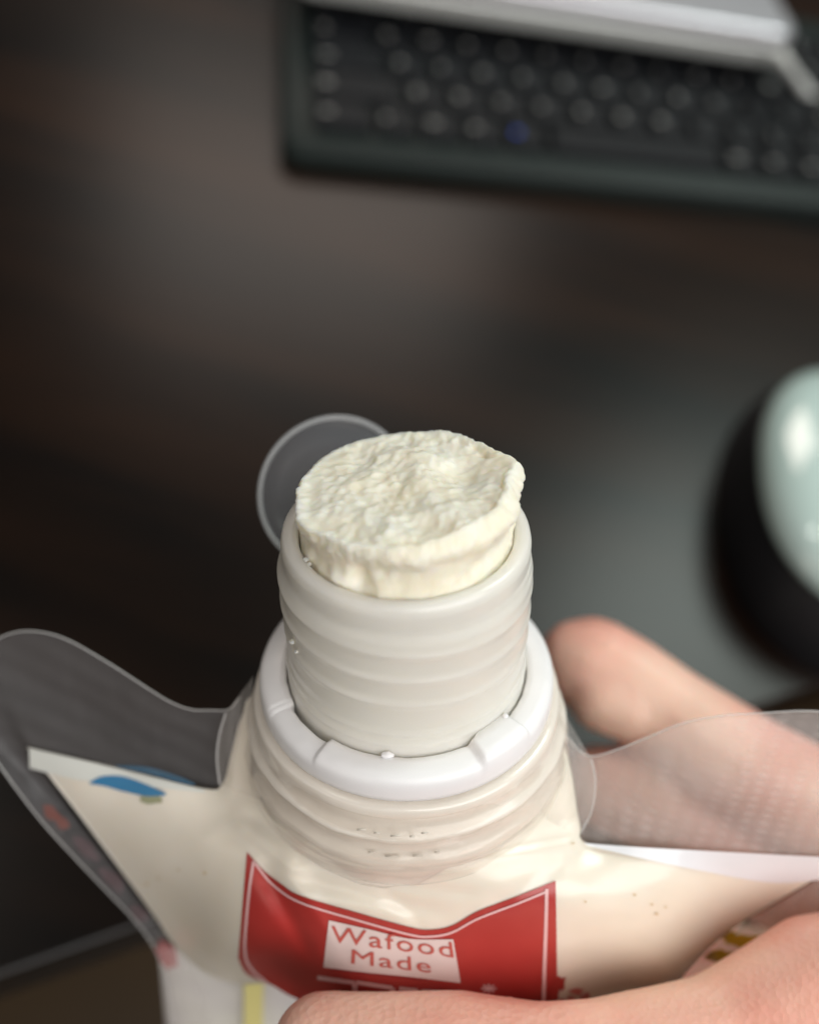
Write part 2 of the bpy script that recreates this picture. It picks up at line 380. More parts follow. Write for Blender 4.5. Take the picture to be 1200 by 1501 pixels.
T = spline([(40, 1095), (185, 1128), (300, 1156), (326, 1150), (338, 1110), (354, 1052), (390, 1012), (600, 1000), (785, 1012), (820, 1065), (838, 1130), (850, 1205), (868, 1238), (1030, 1248), (1200, 1257), (1260, 1258)], nu)
B_ = spline([(262, 1396), (300, 1426), (345, 1442), (430, 1450), (560, 1530), (780, 1540), (900, 1520), (965, 1472)], nu)
Lb = spline([(40, 1095), (130, 1212), (225, 1340), (262, 1396)], nv)
Rb = spline([(1260, 1258), (1190, 1292), (1060, 1372), (965, 1472)], nv)
V = []; Vb = []
for j in range(nv):
    v = j / (nv - 1)
    for i in range(nu):
        u = i / (nu - 1)
        p = (1 - v) * T[i] + v * B_[i] + (1 - u) * Lb[j] + u * Rb[j] - ((1 - u) * (1 - v) * T[0] + u * (1 - v) * T[-1] + (1 - u) * v * B_[0] + u * v * B_[-1])
        d = depth(*p); e = min(u * 12, (1 - u) * 12, v * 9, (1 - v) * 9, 1); rnd = math.sqrt(max(0, 1 - (1 - e) ** 2))
        V.append(pt(p[0], p[1], d + .8 * (1 - rnd)))
        Vb.append(pt(p[0], p[1], d + .9 - .5 * (1 - e) + 24 * (math.sin(math.pi * u) * math.sin(math.pi * v)) ** .6))
n = nu * nv
per = list(range(nu)) + [j * nu + nu - 1 for j in range(1, nv)] + [(nv - 1) * nu + i for i in range(nu - 2, -1, -1)] + [j * nu for j in range(nv - 2, 0, -1)]
F_ = grid_faces(nu, nv) + [f[::-1] for f in grid_faces(nu, nv, off=n)]
for k in range(len(per)):
    a, b = per[k], per[(k + 1) % len(per)]; F_.append((a, b, b + n, a + n))
body = mesh('filled_body', V + Vb, F_, M['pouch'], pouch, BASE)

# lower part of the pouch, white with yellow print, behind the thumb
V = []; cols, rows = 40, 24
for j in range(rows):
    v = j / (rows - 1)
    for i in range(cols):
        u = i / (cols - 1)
        x = 232 + 18 * v + u * (760 - 10 * v); y = 1385 + 40 * math.sin(math.pi * min(1, u * 1.4)) + 190 * v
        b = math.sin(math.pi * u) ** .5
        V.append(pt(x, y, 155 - 6 * b + 22 * v + 1.2 * noise.noise(Vector((u * 6, v * 5, 0)))))
for k in range(cols * rows): V.append(V[k] + (V[k] - cam_pos).normalized() * 5)
n = cols * rows
per = list(range(cols)) + [j * cols + cols - 1 for j in range(1, rows)] + [(rows - 1) * cols + i for i in range(cols - 2, -1, -1)] + [j * cols for j in range(rows - 2, 0, -1)]
F_ = grid_faces(cols, rows) + [f[::-1] for f in grid_faces(cols, rows, off=n)] + [(per[k], per[(k + 1) % len(per)], per[(k + 1) % len(per)] + n, per[k] + n) for k in range(len(per))]
mesh('lower_body', V, F_, M['lower'], pouch, BASE)

# ------------------------------------------------------------------ print on the pouch: thin sheets laid on the film
def strip(name, top, bot, m, parent, off=.18, n=60, k=8, dfun=depth):
    a, b = spline(top, n), spline(bot, n); V = []
    for j in range(k):
        t = j / (k - 1)
        for i in range(n):
            p = a[i] * (1 - t) + b[i] * t; V.append(pt(p[0], p[1], dfun(p[0], p[1]) - off))
    return mesh(name, V, grid_faces(n, k), m, parent, BASE)
def line(name, pts, wpx, m, parent, off=.3, n=60, dfun=depth):
    a = spline(pts, n); t = np.gradient(a, axis=0); nn = np.stack([-t[:, 1], t[:, 0]], 1) / (np.linalg.norm(t, axis=1)[:, None] + 1e-9)
    V = []
    for s in (-1, 0, 1):
        for i in range(n):
            p = a[i] + nn[i] * s * wpx / 2; V.append(pt(p[0], p[1], dfun(p[0], p[1]) - off))
    return mesh(name, V, grid_faces(n, 3), m, parent, BASE)
topc = [(362, 1249), (385, 1275), (412, 1296), (440, 1313), (520, 1337), (600, 1359), (630, 1363), (662, 1357), (700, 1336), (760, 1313), (814, 1291)]
botc = [(349, 1405), (362, 1428), (400, 1445), (430, 1462), (520, 1500), (600, 1510), (630, 1512), (662, 1512), (700, 1505), (760, 1490), (817, 1478)]
label_panel = strip('red_panel', topc, botc, M['red_print'], pouch, .18, 110, 60)
line('border_line', [(372, 1262), (366, 1300), (361, 1350), (359, 1395), (368, 1420), (392, 1442)], 4, M['pink_line'], label_panel)
line('border_line', [(374, 1266), (400, 1297), (440, 1323), (520, 1348), (600, 1370), (630, 1373), (662, 1367), (700, 1347), (760, 1324), (801, 1307)], 3.2, M['pink_line'], label_panel, n=110)
line('border_line', [(801, 1303), (800, 1350), (798, 1410), (796, 1480)], 5, M['pink_line'], label_panel)
q = [(482, 1350), (664, 1378), (674, 1440), (474, 1417)]
box = strip('white_box', [(482, 1349), (540, 1362), (600, 1376), (664, 1377)], [(474, 1418), (540, 1426), (600, 1432), (675, 1441)], M.setdefault('box_print', mat('box_print', (.74, .62, .60), .42)), label_panel, .34, 40, 14)
def bil(s, t):      # s across, t down, inside the white box
    tp = (482 + 182 * s, 1340 + 26 * s); bt = (474 + 201 * s, 1417 + 23 * s)
    return tp[0] * (1 - t) + bt[0] * t, tp[1] * (1 - t) + bt[1] * t
def text_on(body_, s0, s1, t0, t1, m, parent, name='lettering', mapf=bil, off=.5, bold=0, space=1.12):
    c = bpy.data.curves.new('t', 'FONT'); c.body = body_; c.size = 1; c.offset = bold; c.space_character = space; c.resolution_u = 3
    o = bpy.data.objects.new('t', c); col.objects.link(o)
    dg = bpy.context.evaluated_depsgraph_get(); me = bpy.data.meshes.new_from_object(o.evaluated_get(dg))
    bpy.data.objects.remove(o); bpy.data.curves.remove(c)
    bm = bmesh.new(); bm.from_mesh(me); bmesh.ops.triangulate(bm, faces=bm.faces); bmesh.ops.subdivide_edges(bm, edges=[e for e in bm.edges if e.calc_length() > .2], cuts=1)
    xs = [v.co.x for v in bm.verts]; x0, x1 = min(xs), max(xs)
    V = []
    for v in bm.verts:
        s = s0 + (v.co.x - x0) / (x1 - x0) * (s1 - s0); t = t1 - v.co.y / .72 * (t1 - t0)
        px, py = mapf(s, t); V.append(pt(px, py, depth(px, py) - off))
    F2 = [tuple(v.index for v in f.verts) for f in bm.faces]; bm.free()
    return mesh(name, V, F2, m, parent, BASE, smooth=False)
text_on('Wafood', .03, .975, .20, .52, M['red_ink'], box)
text_on('Made', .20, .79, .60, .88, M['red_ink'], box)
line('lettering', [(486, 1424), (560, 1433), (630, 1441)], 3, M['red_print'], box, .5, 20)
# tops of the big white characters that vanish under the thumb
for a in [((465, 1433), (520, 1441)), ((522, 1440), (560, 1446)), ((560, 1446), (575, 1448)), ((585, 1449), (612, 1452)), ((618, 1453), (690, 1458))]:
    line('lettering', [a[0], ((a[0][0] + a[1][0]) / 2, (a[0][1] + a[1][1]) / 2), a[1]], 6, M['pink_line'], label_panel, .3, 10)
for x, y in [(575, 1456), (612, 1460), (690, 1464), (520, 1449)]:
    line('lettering', [(x, y - 8), (x, y), (x + 1, y + 14)], 8, M['pink_line'], label_panel, .32, 8)
for k in range(4):
    g = k * math.pi / 4; line('lettering', [(716 - 11 * math.cos(g), 1449 - 7 * math.sin(g)), (716, 1449), (716 + 11 * math.cos(g), 1449 + 7 * math.sin(g))], 2.4, M['pink_line'], label_panel, .32, 6)
# red splash to the right of the panel
def patch(name, cx, cy, rx, ry, m, parent, off=.3, seed=0, amp=.3, k=26, rot=0, dfun=depth):
    V = [pt(cx, cy, dfun(cx, cy) - off)]
    for ring_ in (.5, 1):
        for i in range(k):
            g = 2 * math.pi * i / k; rr = ring_ * (1 + amp * noise.noise(Vector((math.cos(g) * 1.6 + seed, math.sin(g) * 1.6, seed))))
            x, y = rx * rr * math.cos(g), ry * rr * math.sin(g)
            x, y = cx + x * math.cos(rot) - y * math.sin(rot), cy + x * math.sin(rot) + y * math.cos(rot)
            V.append(pt(x, y, dfun(x, y) - off))
    F2 = [(0, 1 + i, 1 + (i + 1) % k) for i in range(k)] + [(1 + i, 1 + k + i, 1 + k + (i + 1) % k, 1 + (i + 1) % k) for i in range(k)]
    return mesh(name, V, F2, m, parent, BASE)
for i, (x, y, a, b) in enumerate([(822, 1441, 9, 8), (845, 1453, 10, 4), (836, 1466, 8, 5), (858, 1462, 9, 5), (822, 1474, 8, 8), (868, 1474, 7, 4), (850, 1474, 10, 5), (812, 1456, 8, 16)]):
    patch('red_splash', x, y, a, b, M['red_print'] if i in (0, 7) else M.setdefault('pale_red', mat('pale_red_print', (.62, .18, .15), .4)), pouch, .22 + .01 * i, i, .8)
# white band along the top of the filling, blue and olive print on the left
strip('white_band', [(855, 1236), (940, 1242), (1030, 1247), (1200, 1256), (1255, 1258)], [(862, 1240), (940, 1258), (1030, 1277), (1130, 1294), (1200, 1290)], M['white_print'], pouch, .2, 60, 8)
strip('white_band', [(43, 1097), (110, 1112), (185, 1130), (300, 1158)], [(44, 1126), (110, 1142), (185, 1150), (300, 1162)], M.setdefault('wp2', mat('white_print_left', (.74, .76, .72), .4)), pouch, .2, 60, 6)
strip('blue_print', [(132, 1146), (150, 1138), (180, 1138), (215, 1150), (243, 1163)], [(132, 1149), (155, 1153), (180, 1160), (215, 1167), (243, 1166)], M['blue_print'], pouch, .3, 40, 6)
patch('olive_print', 222, 1171, 17, 8, M['olive_print'], pouch, .28, 3, .3)
strip('blue_haze', [(170, 1122), (215, 1124), (262, 1138), (285, 1148)], [(170, 1124), (215, 1134), (262, 1147), (285, 1152)], M.setdefault('blue_pale', film('pale_blue_film', (.05, .25, .45), .35, lines=False)), pouch, .35, 30, 5)
# specks in the cream
for i, (x, y) in enumerate([(858, 1322), (955, 1326), (975, 1330), (962, 1340), (930, 1312), (232, 1288), (262, 1275), (300, 1280), (215, 1296), (840, 1236)]):
    patch('cream_speck', x, y, random.uniform(1.8, 3.4), random.uniform(1.2, 2.2), M.setdefault('speck', mat('speck_brown', (.66, .52, .33), .5)), pouch, .2, i, .5, 12)

# ------------------------------------------------------------------ clear film: wings beside the spout and down the sides
def wing(name, outer, inner, m, n=150, k=26, wav=.3, thick=.22, seed=0):
    a, b = spline(outer, n), spline(inner, n); V, UV = [], []
    for side in (0, 1):
        for j in range(k):
            t = j / (k - 1)
            for i in range(n):
                p = a[i] * (1 - t) + b[i] * t
                d = p[2] + wav * math.sin(math.pi * t) * (noise.noise(Vector((p[0] * .011, p[1] * .016, seed))) * 1.6 + .5 * noise.noise(Vector((p[0] * .05, p[1] * .02, seed + 4))))
                V.append(pt(p[0], p[1], d + side * thick)); UV.append((i / (n - 1) * 1.6, t))
    nn = n * k
    per = list(range(n)) + [j * n + n - 1 for j in range(1, k)] + [(k - 1) * n + i for i in range(n - 2, -1, -1)] + [j * n for j in range(k - 2, 0, -1)]
    F2 = grid_faces(n, k) + [f[::-1] for f in grid_faces(n, k, off=nn)] + [(per[q], per[(q + 1) % len(per)], per[(q + 1) % len(per)] + nn, per[q] + nn) for q in range(len(per))]
    wg = mesh(name, V, F2, m, pouch, BASE, uvs=UV)
    path = [pt(*p) for p in a]
    v, f = tube(path, .13, 6); mesh('film_edge', v, f, M['edge'], wg, BASE)
    return wg
Lout = [(352, 1022, 124.5), (335, 1040, 124.5), (310, 1041, 124.8), (280, 1040, 125), (250, 1029, 125.2), (220, 1011, 125.6), (150, 966, 126.5), (90, 934, 127.5), (40, 925, 128.5), (0, 935, 129.5), (-32, 962, 130), (-42, 1010, 130.5), (-28, 1075, 131), (0, 1122, 132), (60, 1202, 138), (130, 1278, 146), (200, 1352, 155), (232, 1402, 160), (248, 1470, 166), (258, 1560, 178)]
Lin = [(358, 1182, 126), (348, 1176, 126), (335, 1168, 126.5), (300, 1160, 127.5), (260, 1150, 128), (220, 1140, 128.6), (170, 1130, 129.6), (110, 1116, 130.8), (80, 1108, 131.3), (60, 1104, 131.8), (50, 1104, 132), (48, 1108, 132.5), (50, 1115, 133), (62, 1130, 134.5), (105, 1192, 142), (165, 1270, 150), (235, 1362, 158.5), (272, 1415, 162.5), (300, 1475, 167), (320, 1560, 178)]
Lout = [(a, b, near(d)) for a, b, d in Lout]; Lin = [(a, b, near(d)) for a, b, d in Lin]
wl = wing('seal_film', Lout, Lin, M['film'])
Rout = [(806, 1010, 124), (822, 1062, 123), (838, 1088, 122.5), (862, 1108, 122), (900, 1100, 121), (950, 1080, 120), (1000, 1060, 119.5), (1050, 1050, 119), (1120, 1045, 119), (1200, 1043, 119.5), (1290, 1060, 121), (1330, 1130, 122), (1320, 1220, 123), (1270, 1320, 126), (1200, 1390, 129), (1130, 1440, 131), (1060, 1500, 134), (1010, 1560, 138)]
Rin = [(790, 1180, 121.5), (815, 1205, 121.5), (838, 1225, 121.3), (862, 1240, 121), (900, 1244, 121), (950, 1247, 121), (1000, 1249, 121.2), (1050, 1252, 121.6), (1120, 1256, 122), (1190, 1260, 122.6), (1240, 1262, 123.5), (1245, 1268, 124), (1230, 1278, 124.5), (1180, 1300, 127), (1105, 1348, 129.5), (1055, 1380, 131.5), (985, 1452, 134), (940, 1540, 140)]
wr = wing('seal_film', Rout, Rin, M['film_r'], seed=9)
# pinched film between the wings and the spout
def pleat(name, a, b, m, n=30, k=16, amp=.7, seed=0):
    A2, B2 = spline(a, n), spline(b, n); V = []
    for side in (0, .2):
        for j in range(k):
            t = j / (k - 1)
            for i in range(n):
                p = A2[i] * (1 - t) + B2[i] * t
                V.append(pt(p[0], p[1], p[2] + side + amp * math.sin(math.pi * t) * noise.noise(Vector((t * 5, i / n * 1.5, seed)))))
    nn = n * k
    per = list(range(n)) + [j * n + n - 1 for j in range(1, k)] + [(k - 1) * n + i for i in range(n - 2, -1, -1)] + [j * n for j in range(k - 2, 0, -1)]
    F2 = grid_faces(n, k) + [f[::-1] for f in grid_faces(n, k, off=nn)] + [(per[q], per[(q + 1) % len(per)], per[(q + 1) % len(per)] + nn, per[q] + nn) for q in range(len(per))]
    pl = mesh(name, V, F2, m, pouch, BASE)
    for c in (A2,):
        v, f = tube([pt(p[0], p[1], p[2] - .1) for p in c], .14, 6); mesh('film_edge', v, f, M['edge'], pl, BASE)
    return pl
pleat('pinched_film', [(331, 1045, 123.5), (322, 1075, 123.3), (318, 1110, 123.3), (322, 1150, 124)], [(372, 990, 123), (366, 1050, 121.8), (372, 1110, 120), (400, 1180, 118.5)], M['film_plain'], amp=.35)
pleat('pinched_film', [(866, 1112, 121), (872, 1145, 120.8), (866, 1190, 120.5), (846, 1228, 120.2)], [(806, 1010, 122), (828, 1080, 120.5), (826, 1140, 119), (800, 1200, 117)], M['film_plain'], seed=7, amp=.35)

# yellow print and dark gap seen through the right-hand seam; red and mauve print down the left seam
dz = lambda d0: (lambda x, y: d0)
for i, (x, y, a, b) in enumerate([(1095, 1380, 30, 9), (1118, 1378, 20, 6), (1052, 1402, 22, 9), (1040, 1428, 16, 9), (1068, 1372, 14, 6)]):
    patch('yellow_print', x, y, a, b, M['yellow_print'], pouch, 0, i, .5, dfun=lambda x_, y_: 132 - (x_ - 1040) * .03 + (y_ - 1400) * .02 + i * .05)
for i, (x, y, a, b, mm) in enumerate([(76, 1192, 15, 8, 'red_splot'), (92, 1206, 12, 7, 'red_splot'), (125, 1243, 26, 9, 'mauve_print'), (165, 1290, 26, 9, 'mauve_print'), (205, 1340, 18, 8, 'mauve_print')]):
    mt = M.setdefault(mm, film(mm, (.50, .12, .08) if mm == 'red_splot' else (.25, .15, .17), .3, lines=False))
    patch(mm if mm == 'mauve_print' else 'red_print', x, y, a, b, mt, pouch, 0, i, .4, rot=R(46), dfun=lambda x_, y_: near(137 + (y_ - 1190) * .105))
patch('red_print', 244, 1400, 13, 22, M.setdefault('mauve_red', film('mauve_red', (.35, .06, .07), .6, lines=False)), pouch, 0, 8, .5, rot=R(-25), dfun=dz(147.0))
strip('yellow_stripe', [(358, 1428), (368, 1431), (386, 1436)], [(358, 1530), (368, 1531), (384, 1533)], M['yellow_fade'], pouch, 0, 12, 14, dfun=lambda x, y: 149.3 + (y - 1425) * .1157 - 1.0)

# ------------------------------------------------------------------ cream plug standing in the spout
cb = sp(0, 0, -12)
cream = None
def make_cream():
    n, V = 344, []
    rows = [(-40, 12.2), (-30, 12.35), (-20, 12.35), (-12, 12.35)] + [(a, None) for a in np.linspace(-10, 8.2, 56)]
    def rad(a):
        r = 12.8
        if a > 0: r = 12.95 - .55 * sm((a - DZ) / 1.5) + .85 * sm((a - 4.6) / 2.4)
        return r
    top = lambda x, b: 8.35 + .10 * x - .05 * b
    for a, r0 in rows:
        t = (a + 12) / 20.2
        for j in range(n):
            g = 2 * math.pi * j / n; c, s = math.cos(g), math.sin(g)
            r = r0 or rad(a)
            aa = a
            if a > 0: aa = a * (top(r * c, r * s) / 8.3)
            p = Vector((c * r, s * r, aa))
            if a > -4:
                k = sm((a + 4) / 3)
                r += k * (.55 * noise.fractal(p * .22, 1, 2, 4) + .16 * noise.noise(p * 1.1) * sm((a - 4.6) / 1.5) + .04 * noise.noise(p * 3))
                # overhanging lip on the right, hollow on the left front, pits
                r += 1.0 * math.exp(-((g - .25) / .20) ** 2) * sm((a - 4.5) / 2.5)
                r -= .5 * math.exp(-((g - 2 * math.pi + .45) / .5) ** 2) * sm((a - .3) / 2) * sm((6 - a) / 2)
                for (gd, ah, wg, wa, dp) in [(246, 3.4, 3.5, 1.3, 1.6), (251, 2.8, 4, .7, .5), (239, 4.2, 3, 1.0, -.4), (233, 3, 6, .8, -.5), (301, 2.9, 3, .6, .7), (308, 3.6, 3, .5, .6), (296, 2.5, 3, .4, .6), (258, 4.8, 3, .6, .4)]:
                    r -= dp * math.exp(-((math.degrees(g) - gd) / wg) ** 2 - ((a - ah) / wa) ** 2) * k
            if a > 5: r += (.30 * (.4 - noise.voronoi(p * 1.2)[0][0]) + .12 * noise.noise(p * 4)) * sm((a - 5) / 1.5)
            if aa > 7.2: r -= .9 * ((aa - 7.2) / 1.2) ** 2 * .45
            V.append(sp(r * c + .25 * sm(a / 6), -r * s, aa))
    m0 = len(rows); edge = [V[(m0 - 1) * n + j].copy() for j in range(n)]
    cen = sp(.25, 0, 8.35)
    def top_pt(f, g):
        c, s = math.cos(g), math.sin(g); x, b = 12.6 * f * c, 12.6 * f * s
        e = edge[int(round(g / (2 * math.pi) * n)) % n]; p = Vector((x * .24, b * .24, 0))
        q0 = sp(.25 + 12.9 * c, -12.9 * s, 8.35 + 1.25 * c - .63 * s); wgt = sm((f - .80) / .2)
        flat = cen + ((e - cen) * wgt + (q0 - cen) * (1 - wgt)) * f
        q3 = Vector((x, b, 0)); v1 = noise.voronoi(q3 * 1.0 + Vector((noise.noise(q3), noise.noise(q3 + Vector((7, 0, 0))), 0)) * .5)[0][0]; v2 = noise.voronoi(q3 * 2.4 + Vector((5, 0, 0)))[0][0]
        k = .6 + .8 * noise.noise(q3 * .25 + Vector((3, 8, 0)))
        h = .66 * noise.fractal(p * .9, 1.1, 2.1, 4) + k * (.34 * (.45 - v1) + .20 * (.4 - v2)) + .05 * noise.noise(p * 15)
        dome = .7 * (1 - f * f) - .5
        hollow = -1.3 * math.exp(-(((x - 6.5) / 3.2) ** 2 + ((b - 2.0) / 3.5) ** 2)) - .6 * math.exp(-(((x + 1) / 2.5) ** 2 + ((b + 4.0) / 2) ** 2))
        return flat + AA * ((h + dome + hollow) * sm((1 - f) / .14) + .25 * noise.noise(Vector((x, b, 5)) * 1.3))
    S = n // 4; last = (m0 - 1) * n; idx = {}
    for a_ in range(S + 1):
        for b_ in range(S + 1):
            x, y = 2 * a_ / S - 1, 2 * b_ / S - 1
            f = max(abs(x), abs(y))
            if f < 1e-9: g = 0
            elif abs(x) >= abs(y): g = math.pi / 4 * (y / x) + (0 if x > 0 else math.pi)
            else: g = math.pi / 2 - math.pi / 4 * (x / y) + (0 if y > 0 else math.pi)
            g %= 2 * math.pi
            if f > 1 - 1e-9: idx[a_, b_] = last + int(round(g / (2 * math.pi) * n)) % n
            else: idx[a_, b_] = len(V); V.append(top_pt(f, g))
    faces = grid_faces(n, m0, closed_u=True)
    faces += [(idx[a_, b_], idx[a_ + 1, b_], idx[a_ + 1, b_ + 1], idx[a_, b_ + 1]) for a_ in range(S) for b_ in range(S)]
    faces.append(tuple(range(n))[::-1])
    return mesh('cream_plug', V, faces, M['cream'], None, (0, 0, 0))
cream = make_cream()
tag(cream, 'crumbly pale cream squeezed up out of the open white spout', 'cream')

# ------------------------------------------------------------------ clear disc standing behind the spout
dc = (490, 722, 127)
def disc():
    root = empty('clear_disc', pt(470, 835, 128))
    tag(root, 'round clear plastic disc with a pale rim standing behind the left side of the spout', 'plastic disc')
    n = 96; b = pt(470, 835, 128)
    def pos(r, g, off=0):
        return pt(dc[0] + r * 113 * math.cos(g) + 5 * r * math.sin(g), dc[1] - r * 114 * math.sin(g), dc[2] + 1.5 * r * math.cos(g) + 3 * r * math.sin(g) + off)
    V = []
    for off in (-.2, .2):
        for r in (.02, .3, .6, .93):
            for j in range(n): V.append(pos(r, 2 * math.pi * j / n, off + .4 * (1 - r * r)))
    mesh('disc_face', V, grid_faces(n, 4, True) + [f[::-1] for f in grid_faces(n, 4, True, off=4 * n)] + [tuple(range(n)), tuple(range(4 * n, 5 * n))[::-1]] + [(3 * n + j, 3 * n + (j + 1) % n, 7 * n + (j + 1) % n, 7 * n + j) for j in range(n)], M['disc'], root, b)
    V = []; k = 10
    for i in range(k):
        ph = 2 * math.pi * i / k
        for j in range(n): V.append(pos(.965 + .042 * math.cos(ph), 2 * math.pi * j / n, .55 * math.sin(ph)))
    mesh('disc_rim', V, grid_faces(n, k, True, True), M['disc_rim'], root, b)
disc()

# ------------------------------------------------------------------ hand: one continuous surface
def make_hand():
    bm = bmesh.new()
    def chain(pts, seg=14):
        """pts: (px, py, depth, radius in mm)"""
        P = [(pt(a, b, d), r) for a, b, d, r in pts]
        for (p, r), (q, s) in zip(P, P[1:]):
            L = (q - p).length; k = max(3, int(L / (min(r, s) * .22)))
            for i in range(k + 1):
                t = i / k; c = p.lerp(q, t); rr = r * (1 - t) + s * t
                bmesh.ops.create_icosphere(bm, subdivisions=2, radius=rr * .001, matrix=Matrix.Translation(c * .001))
    # index finger behind the spout (tip, end joint, middle joint, knuckle)
    chain([(846, 962, 166, 7.2), (870, 976, 166, 9.4), (915, 1006, 165, 9.8), (980, 1048, 163, 9.3), (1084, 1122, 158, 10.2), (1250, 1215, 148, 10.4), (1420, 1330, 138, 12.5)])
    chain([(882, 1026, 161, 6.2), (915, 1038, 160.5, 6.2)])         # the pad pressed against the pouch
    chain([(880, 1150, 168, 7.8), (940, 1168, 167, 9.4), (1060, 1235, 162, 10), (1250, 1340, 155, 10.2), (1440, 1440, 146, 13)])
    chain([(800, 1340, 184, 7.5), (900, 1360, 182, 8.6), (1060, 1420, 176, 9.2), (1260, 1470, 165, 10), (1460, 1550, 152, 13)])
    chain([(840, 1500, 192, 6.5), (930, 1520, 190, 7.4), (1080, 1560, 184, 8), (1280, 1600, 172, 9), (1470, 1660, 158, 12)])
    # thumb across the front of the pouch
    chain([(472, 1535, 113, 6.8), (535, 1560, 112, 8.6), (660, 1568, 111.5, 9.4), (780, 1580, 111, 8.9), (900, 1578, 113, 9.4), (1080, 1560, 116, 11.2), (1230, 1480, 119, 12.5), (1400, 1480, 122, 15), (1560, 1580, 128, 18)])
    chain([(1010, 1560, 118, 9), (1130, 1500, 122, 9.6), (1250, 1440, 127, 10), (1400, 1400, 133, 12)])
    # palm
    chain([(1420, 1330, 138, 12.5), (1600, 1500, 135, 17), (1750, 1700, 135, 20), (1900, 1950, 135, 25)])
    chain([(1440, 1440, 146, 13), (1620, 1600, 140, 18), (1900, 1950, 135, 25)])
    chain([(1460, 1550, 152, 13), (1620, 1700, 146, 17)]); chain([(1470, 1660, 158, 12), (1640, 1780, 148, 16), (1900, 1950, 135, 25)])
    chain([(1400, 1480, 122, 15), (1600, 1600, 130, 19)]); chain([(1900, 1950, 135, 25), (2300, 2350, 135, 27)])
    me = bpy.data.meshes.new('hand'); bm.to_mesh(me); bm.free()
    o = bpy.data.objects.new('hand', me); col.objects.link(o)
    r = o.modifiers.new('r', 'REMESH'); r.mode = 'VOXEL'; r.voxel_size = .0008
    s = o.modifiers.new('s', 'SMOOTH'); s.factor = .6; s.iterations = 14
    dg = bpy.context.evaluated_depsgraph_get(); m2 = bpy.data.meshes.new_from_object(o.evaluated_get(dg))
    o.modifiers.clear(); o.data = m2; bpy.data.meshes.remove(me)
    m2.materials.clear(); m2.materials.append(M['skin']); m2.polygons.foreach_set('use_smooth', [True] * len(m2.polygons))
    tag(o, 'bare hand gripping the pouch from the right, thumb in front and fingers behind', 'hand')
make_hand()

# ------------------------------------------------------------------ keyboard
k0 = on_z(410, 232, 4); k1 = on_z(1200, 314, 4); kang = math.atan2(k1.y - k0.y, k1.x - k0.x)
def rounded_slab(name, x0, y0, x1, y1, z0, z1f, z1b, m, parent, rad=6, bev=2.2):
    """slab in local mm; the top slopes from z1f at the front to z1b at the back"""
    bm = bmesh.new(); P = []
    for cx_, cy_, a0 in ((x1 - rad, y0 + rad, -90), (x1 - rad, y1 - rad, 0), (x0 + rad, y1 - rad, 90), (x0 + rad, y0 + rad, 180)):
        for k in range(7): g = R(a0 + 15 * k); P.append((cx_ + rad * math.cos(g), cy_ + rad * math.sin(g)))
    lo = [bm.verts.new((x * .001, y * .001, z0 * .001)) for x, y in P]
    hi = [bm.verts.new((x * .001, y * .001, (z1f + (z1b - z1f) * (y - y0) / (y1 - y0)) * .001)) for x, y in P]
    ft = bm.faces.new(hi); bm.faces.new(lo[::-1])
    for i in range(len(P)): bm.faces.new((lo[i], lo[(i + 1) % len(P)], hi[(i + 1) % len(P)], hi[i]))
    bmesh.ops.recalc_face_normals(bm, faces=bm.faces)
    if bev: bmesh.ops.bevel(bm, geom=list(ft.edges), offset=bev * .001, segments=3, affect='EDGES', profile=.5)
    me = bpy.data.meshes.new(name); bm.to_mesh(me); bm.free(); me.materials.append(m); me.polygons.foreach_set('use_smooth', [True] * len(me.polygons))
    me.set_sharp_from_angle(angle=R(35))
    o = bpy.data.objects.new(name, me); col.objects.link(o); o.parent = parent
    return o
kb = empty('keyboard', (k0.x, k0.y, 0), kang)
tag(kb, 'black computer keyboard with pale and blue key legends at the back of the desk', 'keyboard')
KW, KD = 430, 150
case = rounded_slab('case', 0, 0, KW, KD, .2, 9, 22, M['kcase'], kb, 9, 3)
slope = math.atan2(13, KD)
key_me = {}
def key_mesh(wd):
    if wd in key_me: return key_me[wd]
    bm = bmesh.new(); a = wd / 2 - .6; b = 9 - .6
    def q(x, y, z): return bm.verts.new((x * .001, y * .001, z * .001))
    L0 = [q(-a, -b, 0), q(a, -b, 0), q(a, b, 0), q(-a, b, 0)]; t = 1.6
    L1 = [q(-a + t, -b + t, 5), q(a - t, -b + t, 5), q(a - t, b - .8, 5.6), q(-a + t, b - .8, 5.6)]
    top = bm.faces.new(L1); bm.faces.new(L0[::-1])
    for i in range(4): bm.faces.new((L0[i], L0[(i + 1) % 4], L1[(i + 1) % 4], L1[i]))
    bmesh.ops.recalc_face_normals(bm, faces=bm.faces)
    bmesh.ops.bevel(bm, geom=list(top.edges), offset=.0008, segments=1, affect='EDGES')
    me = bpy.data.meshes.new('key'); bm.to_mesh(me); bm.free(); me.materials.append(M['key']); key_me[wd] = me
    return me
leg_me = {}
def legend_mesh(s, blue=False, size=4.2):
    kk = (s, blue)
    if kk in leg_me: return leg_me[kk]
    c = bpy.data.curves.new('t', 'FONT'); c.body = s; c.size = size * .001 * (1 if len(s) == 1 else .62); c.offset = .00012; c.extrude = .00005; c.resolution_u = 1
    o = bpy.data.objects.new('t', c); col.objects.link(o); dg = bpy.context.evaluated_depsgraph_get()
    me = bpy.data.meshes.new_from_object(o.evaluated_get(dg)); bpy.data.objects.remove(o); bpy.data.curves.remove(c)
    me.materials.clear(); me.materials.append(M['legend_blue' if blue else 'legend']); leg_me[kk] = me
    return me
